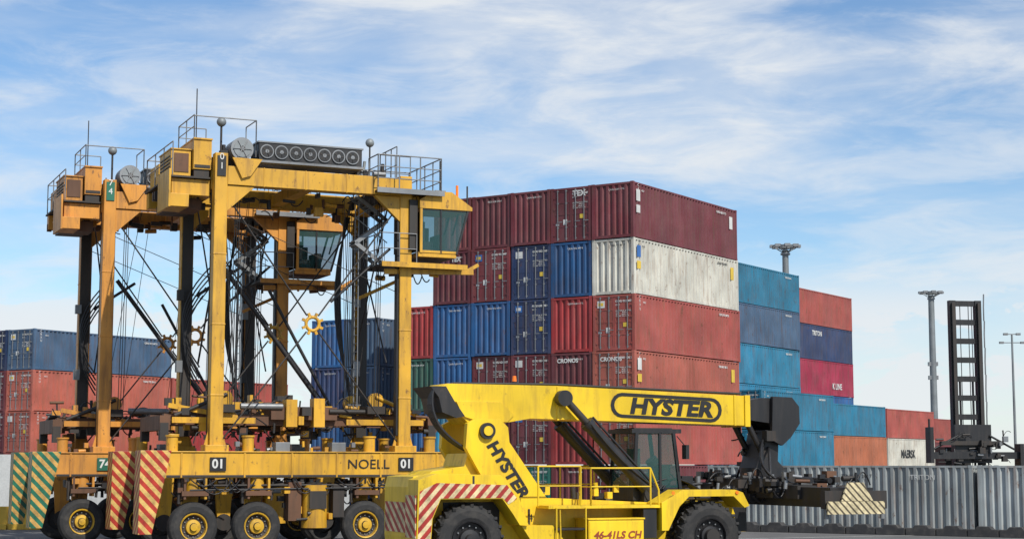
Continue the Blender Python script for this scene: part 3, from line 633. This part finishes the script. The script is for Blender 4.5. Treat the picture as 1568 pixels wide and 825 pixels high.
    r.obj('handrails',e)
    m=MB('orange','btext')
    m.tube((2.0,2.0,5.05),(2.0,2.0,5.2),.08,'black',12); m.tube((2.0,2.0,5.2),(2.0,2.0,5.36),.07,'orange',12,.05)
    m.obj('beacon',e)
    o=MB('btext')
    def pill(x0,x1,z0,z1,n=8):
        rr=(z1-z0)/2; cz=(z0+z1)/2; pts=[]
        for i in range(n+1): a=-math.pi/2+math.pi*i/n; pts.append((x1-rr+rr*math.cos(a),cz+rr*math.sin(a)-.03*(x1-x0)/2))
        for i in range(n+1): a=math.pi/2+math.pi*i/n; pts.append((x0+rr+rr*math.cos(a),cz+rr*math.sin(a)+.03*(x1-x0)/2))
        return pts
    P1=pill(4.65,8.2,4.16,4.86); P2=pill(4.76,8.09,4.25,4.77); n=len(P1)
    vs=[(x,1.305,z) for x,z in P1]+[(x,1.305,z) for x,z in P2]
    o.add(vs,[(i,(i+1)%n,n+(i+1)%n,n+i) for i in range(n)],'btext'); 
    o.obj('boom_badge',e)
    text('HYSTER',e,(6.55,1.305,4.49),(90,1.8,0),.60,'btext','lettering','CENTER',1.25,.026,.15)
    text('HYSTER',e,(1.36,.905,2.76),(90,56,0),.46,'btext','lettering','CENTER',1.1,.02,.12)
    text('46-41LS CH',e,(4.2,-.03,1.0),(90,0,0),.27,'redp','lettering','CENTER',1.05,.008,.2)
    text('4',e,(1.95,.895,1.45),(90,0,0),.3,'btext','lettering')
    return e
reach((-1.04,45.0,0),22)

# ------------------------------------------------------------------ empty container handler (distant mast)
e=empty('container_handler',(33.7,126,0),8)
b=MB('black')
for x in (-1.0,1.0):
    b.box(x-.24,x+.24,-.2,.25,1.0,15.0,'black'); b.box(x-.12,x+.12,-.42,-.21,.8,14.8,'dark')
for z in (14.8,13.4,12.0,10.6,9.2,7.8,6.4): b.box(-.76,.76,-.12,.12,z-.22,z+.18,'black')
for x in (-.5,.5): b.tube((x,0.05,2),(x,.05,9.0),.09,'black',8)
for x in (-.3,.35,.6): b.tube((x,.15,2),(x,.15,14.7),.03,'black',6)
for k in range(14): b.tube((1.45,-.1,1.5+k),(1.45+.04*(k%2),-.1,2.5+k),.05,'grey',6)
b.box(-1.4,1.4,-.9,-.43,3.0,5.8,'black'); b.box(-3.4,3.4,-1.3,-.9,3.3,3.8,'black'); b.box(-2.6,2.2,-1.2,-.85,4.3,4.6,'dark')
b.box(-3.55,-3.3,-1.6,-.6,3.0,5.6,'black'); b.box(3.3,3.6,-1.6,-.6,2.6,4.4,'black'); b.tube((-3.4,-1,5.6),(-3.4,-1,6.2),.08,'black'); b.tube((-3.1,-1,4.0),(-1.2,-1,5.0),.08,'black'); b.tube((3.1,-1,4.0),(1.2,-1,5.0),.08,'black')
clutter(b,-2.8,2.8,-1.5,-.6,3.0,5.2,60,['black','dark','dark','grey'],.22,3)
b.box(-1.5,1.5,.4,7.5,1.0,2.0,'ryel'); b.box(-1.0,1.0,2.0,4.0,2.0,4.2,'black')
for x in (-1.7,1.7):
    for y in (.6,6.2): b.tube((x-.3,y,.85),(x+.3,y,.85),.85,'tyre',24)
b.box(-1.0,1.0,4.2,7.4,2.0,2.7,'ryel')
b.obj('mast_and_body',e)

# ------------------------------------------------------------------ light masts
def mast(x,y,h,hw,r=.35):
    e=empty('floodlight_mast',(x,y,0),0); b=MB('galv')
    b.tube((0,0,0),(0,0,h-.4),r,'galv',14,r*.75)
    n=16
    for i in range(n):
        a=2*math.pi*i/n;a2=2*math.pi*(i+1)/n
        b.tube((hw*math.cos(a),hw*math.sin(a),h),(hw*math.cos(a2),hw*math.sin(a2),h),.06,'galv',6)
        if i%2==0: 
            b.tube((0,0,h-.8),(hw*math.cos(a),hw*math.sin(a),h),.05,'galv',6)
            c=Vector((hw*.95*math.cos(a),hw*.95*math.sin(a),h-.05)); b.box(c.x-.28,c.x+.28,c.y-.28,c.y+.28,c.z-.10,c.z+.18,'grey')
    b.tube((0,0,h-.25),(0,0,h+.1),.7,'galv',16); b.tube((0,0,h-.9),(0,0,h-.7),.5,'grey',12)
    for zz in (.55,.62): b.box(-.6,.6,-.3,.3,h*zz,h*zz+.5,'grey')
    b.obj('pole_and_head',e)
mast(27.9,172,25,1.35,.42); mast(54.3,219,25,1.4,.5)
e=empty('lamp_post',(47.2,160,0),0); b=MB('galv')
b.tube((0,0,0),(0,0,15.1),.15,'galv',10,.09)
for z,w in ((15.1,.6),(14.3,1.0)):
    b.tube((-w,0,z),(w,0,z),.05,'galv',6)
    for x in (-w,w): b.box(x-.2,x+.2,-.15,.15,z-.1,z+.1,'grey')
b.obj('pole_and_arms',e)

# ------------------------------------------------------------------ walls / barriers
def gmat(name,c0,c1,scale,rough=.9,bump=.01):
    m,t,b=nt(name); L=t.links; tc=N(t,'ShaderNodeTexCoord')
    n=N(t,'ShaderNodeTexNoise'); n.inputs['Scale'].default_value=scale; n.inputs['Detail'].default_value=10; n.inputs['Roughness'].default_value=.7
    n2=N(t,'ShaderNodeTexNoise'); n2.inputs['Scale'].default_value=scale*25; n2.inputs['Detail'].default_value=6
    L.new(tc.outputs['Object'],n.inputs['Vector']); L.new(tc.outputs['Object'],n2.inputs['Vector'])
    cr=N(t,'ShaderNodeValToRGB'); cr.color_ramp.elements[0].color=(*c0,1); cr.color_ramp.elements[1].color=(*c1,1); cr.color_ramp.elements[0].position=.35; cr.color_ramp.elements[1].position=.68
    ad=N(t,'ShaderNodeMath',operation='MULTIPLY_ADD'); ad.inputs[1].default_value=.35; L.new(n2.outputs['Fac'],ad.inputs[0]); 
    ml=N(t,'ShaderNodeMath',operation='MULTIPLY'); ml.inputs[1].default_value=.65; L.new(n.outputs['Fac'],ml.inputs[0]); L.new(ml.outputs[0],ad.inputs[2])
    L.new(ad.outputs[0],cr.inputs[0]); L.new(cr.outputs[0],b.inputs['Base Color']); b.inputs['Roughness'].default_value=rough
    bp=N(t,'ShaderNodeBump'); bp.inputs['Strength'].default_value=.3; bp.inputs['Distance'].default_value=bump; L.new(n2.outputs['Fac'],bp.inputs['Height']); L.new(bp.outputs[0],b.inputs['Normal'])
    return m
M['conc']=gmat('white_concrete',(.36,.37,.37),(.52,.53,.52),.5)
M['asph']=gmat('asphalt',(.07,.07,.072),(.15,.148,.145),.25)
M['yconc']=paint('yellow_barrier_paint',(.62,.38,.04),.6,.6,rnd=0,spots=.5)
M['lineY']=paint('line_yellow',(.6,.40,.05),.7,.5,rnd=0,streak=False)
M['lineW']=paint('line_white',(.6,.6,.57),.7,.5,rnd=0,streak=False)
b=MB('asph'); b.add([(-1500,-100,0),(1500,-100,0),(1500,3000,0),(-1500,3000,0)],[(0,1,2,3)],'asph'); b.obj('ground')
b=MB('lineW')
for p,q,m in (((-40,52.5),(20,79.2),'lineY'),((-30,50),(30,76.7),'lineW'),((-45,66),(-20,66),'lineW'),((5,62),(60,40),'lineW'),((-30,71.5),(8,74),'lineW')):
    d=(Vector(q)-Vector(p)).normalized(); n=Vector((-d.y,d.x))*.075; hz=.004 if m=='lineY' else .008
    b.add([(p[0]-n.x,p[1]-n.y,hz),(q[0]-n.x,q[1]-n.y,hz),(q[0]+n.x,q[1]+n.y,hz),(p[0]+n.x,p[1]+n.y,hz)],[(0,1,2,3)],m)
b.obj('painted_markings')
b=MB('conc')
for i in range(13):
    x=-48+i*3.0; b.box(x,x+2.96,95,95.3,0,3.45,'conc'); b.box(x-.1,x+.06,94.9,95.4,0,3.5,'conc')
b.obj('concrete_wall')
b=MB('conc'); b.box(-45,-16.5,106.2,106.9,0,1.0,'conc'); b.obj('loading_platform_edge')
b=MB('yconc')
for i in range(7):
    x=-33+i*2.6; b.prism([(x,0),(x+2.55,0),(x+2.55,1.02),(x,1.02)],77,77.5,'yconc'); b.box(x,x+2.55,76.85,76.99,0,.25,'yconc')
b.obj('yellow_barrier',None,.02)
e=empty('rubber_barrier',(8.6,75.8,0),AL); b=MB('rubber')
for i in range(26):
    x=i*1.3; b.prism([(x,0),(x+1.26,0),(x+1.26,.30),(x+1.0,.30),(x+.9,.42),(x+.4,.42),(x+.3,.30),(x,.30)],0,.45,'rubber')
b.obj('segments',e,.02)

# ------------------------------------------------------------------ world, sun, camera
S=Vector((.56,-.83,0)).normalized(); EL=R(44); S=Vector((S.x*math.cos(EL),S.y*math.cos(EL),math.sin(EL)))
w=bpy.data.worlds.new('World'); scene.world=w; w.use_nodes=True; t=w.node_tree; L=t.links
bg=t.nodes['Background']; sky=N(t,'ShaderNodeTexSky',sky_type='NISHITA'); sky.sun_disc=False; sky.sun_elevation=EL; sky.sun_rotation=math.atan2(S.x,S.y)
sky.air_density=1.0; sky.dust_density=.15; sky.ozone_density=2.0
tc=N(t,'ShaderNodeTexCoord')
def cl(scale,mapsc,rot,p0,p1,dist=.6,rough=.6,loc=(0,0,0),detail=9):
    mp=N(t,'ShaderNodeMapping'); mp.inputs['Scale'].default_value=mapsc; mp.inputs['Rotation'].default_value=rot; mp.inputs['Location'].default_value=loc
    L.new(tc.outputs['Generated'],mp.inputs['Vector'])
    n=N(t,'ShaderNodeTexNoise'); n.inputs['Scale'].default_value=scale; n.inputs['Detail'].default_value=detail; n.inputs['Roughness'].default_value=rough; n.inputs['Distortion'].default_value=dist
    L.new(mp.outputs[0],n.inputs['Vector'])
    r=N(t,'ShaderNodeMapRange',interpolation_type='SMOOTHSTEP'); r.inputs[1].default_value=p0; r.inputs[2].default_value=p1; L.new(n.outputs['Fac'],r.inputs[0])
    return r.outputs[0]
c1=cl(3.4,(1,1,4.4),(0,R(6),0),.38,.66,.25,.55,(.7,0,.3))
c2=cl(11,(1,1,4.0),(0,R(-16),0),.40,.70,.5,.62,(3,1,2))
sep=N(t,'ShaderNodeSeparateXYZ'); L.new(tc.outputs['Generated'],sep.inputs[0])
ad=N(t,'ShaderNodeMath',operation='MULTIPLY'); L.new(c1,ad.inputs[0]); ad.inputs[1].default_value=.56
a2=N(t,'ShaderNodeMath',operation='MULTIPLY_ADD'); L.new(c2,a2.inputs[0]); a2.inputs[1].default_value=.44; L.new(ad.outputs[0],a2.inputs[2])
c3=cl(11,(1,1,2.0),(0,0,0),.47,.55,.2,.6,(1.3,0,0.4))
band=N(t,'ShaderNodeMapRange',interpolation_type='SMOOTHSTEP'); band.inputs[1].default_value=.13; band.inputs[2].default_value=.08; L.new(sep.outputs['Z'],band.inputs[0])
c3m=N(t,'ShaderNodeMath',operation='MULTIPLY'); L.new(c3,c3m.inputs[0]); L.new(band.outputs[0],c3m.inputs[1])
c3n=N(t,'ShaderNodeMath',operation='MULTIPLY'); L.new(c3m.outputs[0],c3n.inputs[0]); c3n.inputs[1].default_value=.9
mxx=N(t,'ShaderNodeMath',operation='MAXIMUM'); L.new(a2.outputs[0],mxx.inputs[0]); L.new(c3n.outputs[0],mxx.inputs[1])
tint=N(t,'ShaderNodeMix',data_type='RGBA',blend_type='MULTIPLY'); tint.inputs['Factor'].default_value=1; L.new(sky.outputs[0],tint.inputs['A']); tint.inputs['B'].default_value=(.86,1.0,1.12,1)
mix=N(t,'ShaderNodeMix',data_type='RGBA'); L.new(mxx.outputs[0],mix.inputs['Factor']); L.new(tint.outputs['Result'],mix.inputs['A']); mix.inputs['B'].default_value=(6.9,7.15,7.4,1)
L.new(mix.outputs['Result'],bg.inputs['Color']); bg.inputs['Strength'].default_value=.118
sl=bpy.data.lights.new('sun','SUN'); sl.energy=4.7; sl.angle=R(.5); sl.color=(1,.95,.86); so=bpy.data.objects.new('sun',sl); COL.objects.link(so)
so.rotation_euler=S.to_track_quat('Z','Y').to_euler(); so.location=(50,-40,60)
cam=bpy.data.cameras.new('camera'); co=bpy.data.objects.new('camera',cam); COL.objects.link(co); scene.camera=co
cam.sensor_width=36; cam.lens=2600/1568*36; cam.clip_end=6000; co.location=(0,0,2.9); co.rotation_euler=(R(90+6.54),0,0)
scene.view_settings.view_transform='Standard'; scene.view_settings.look='None'; scene.view_settings.exposure=0
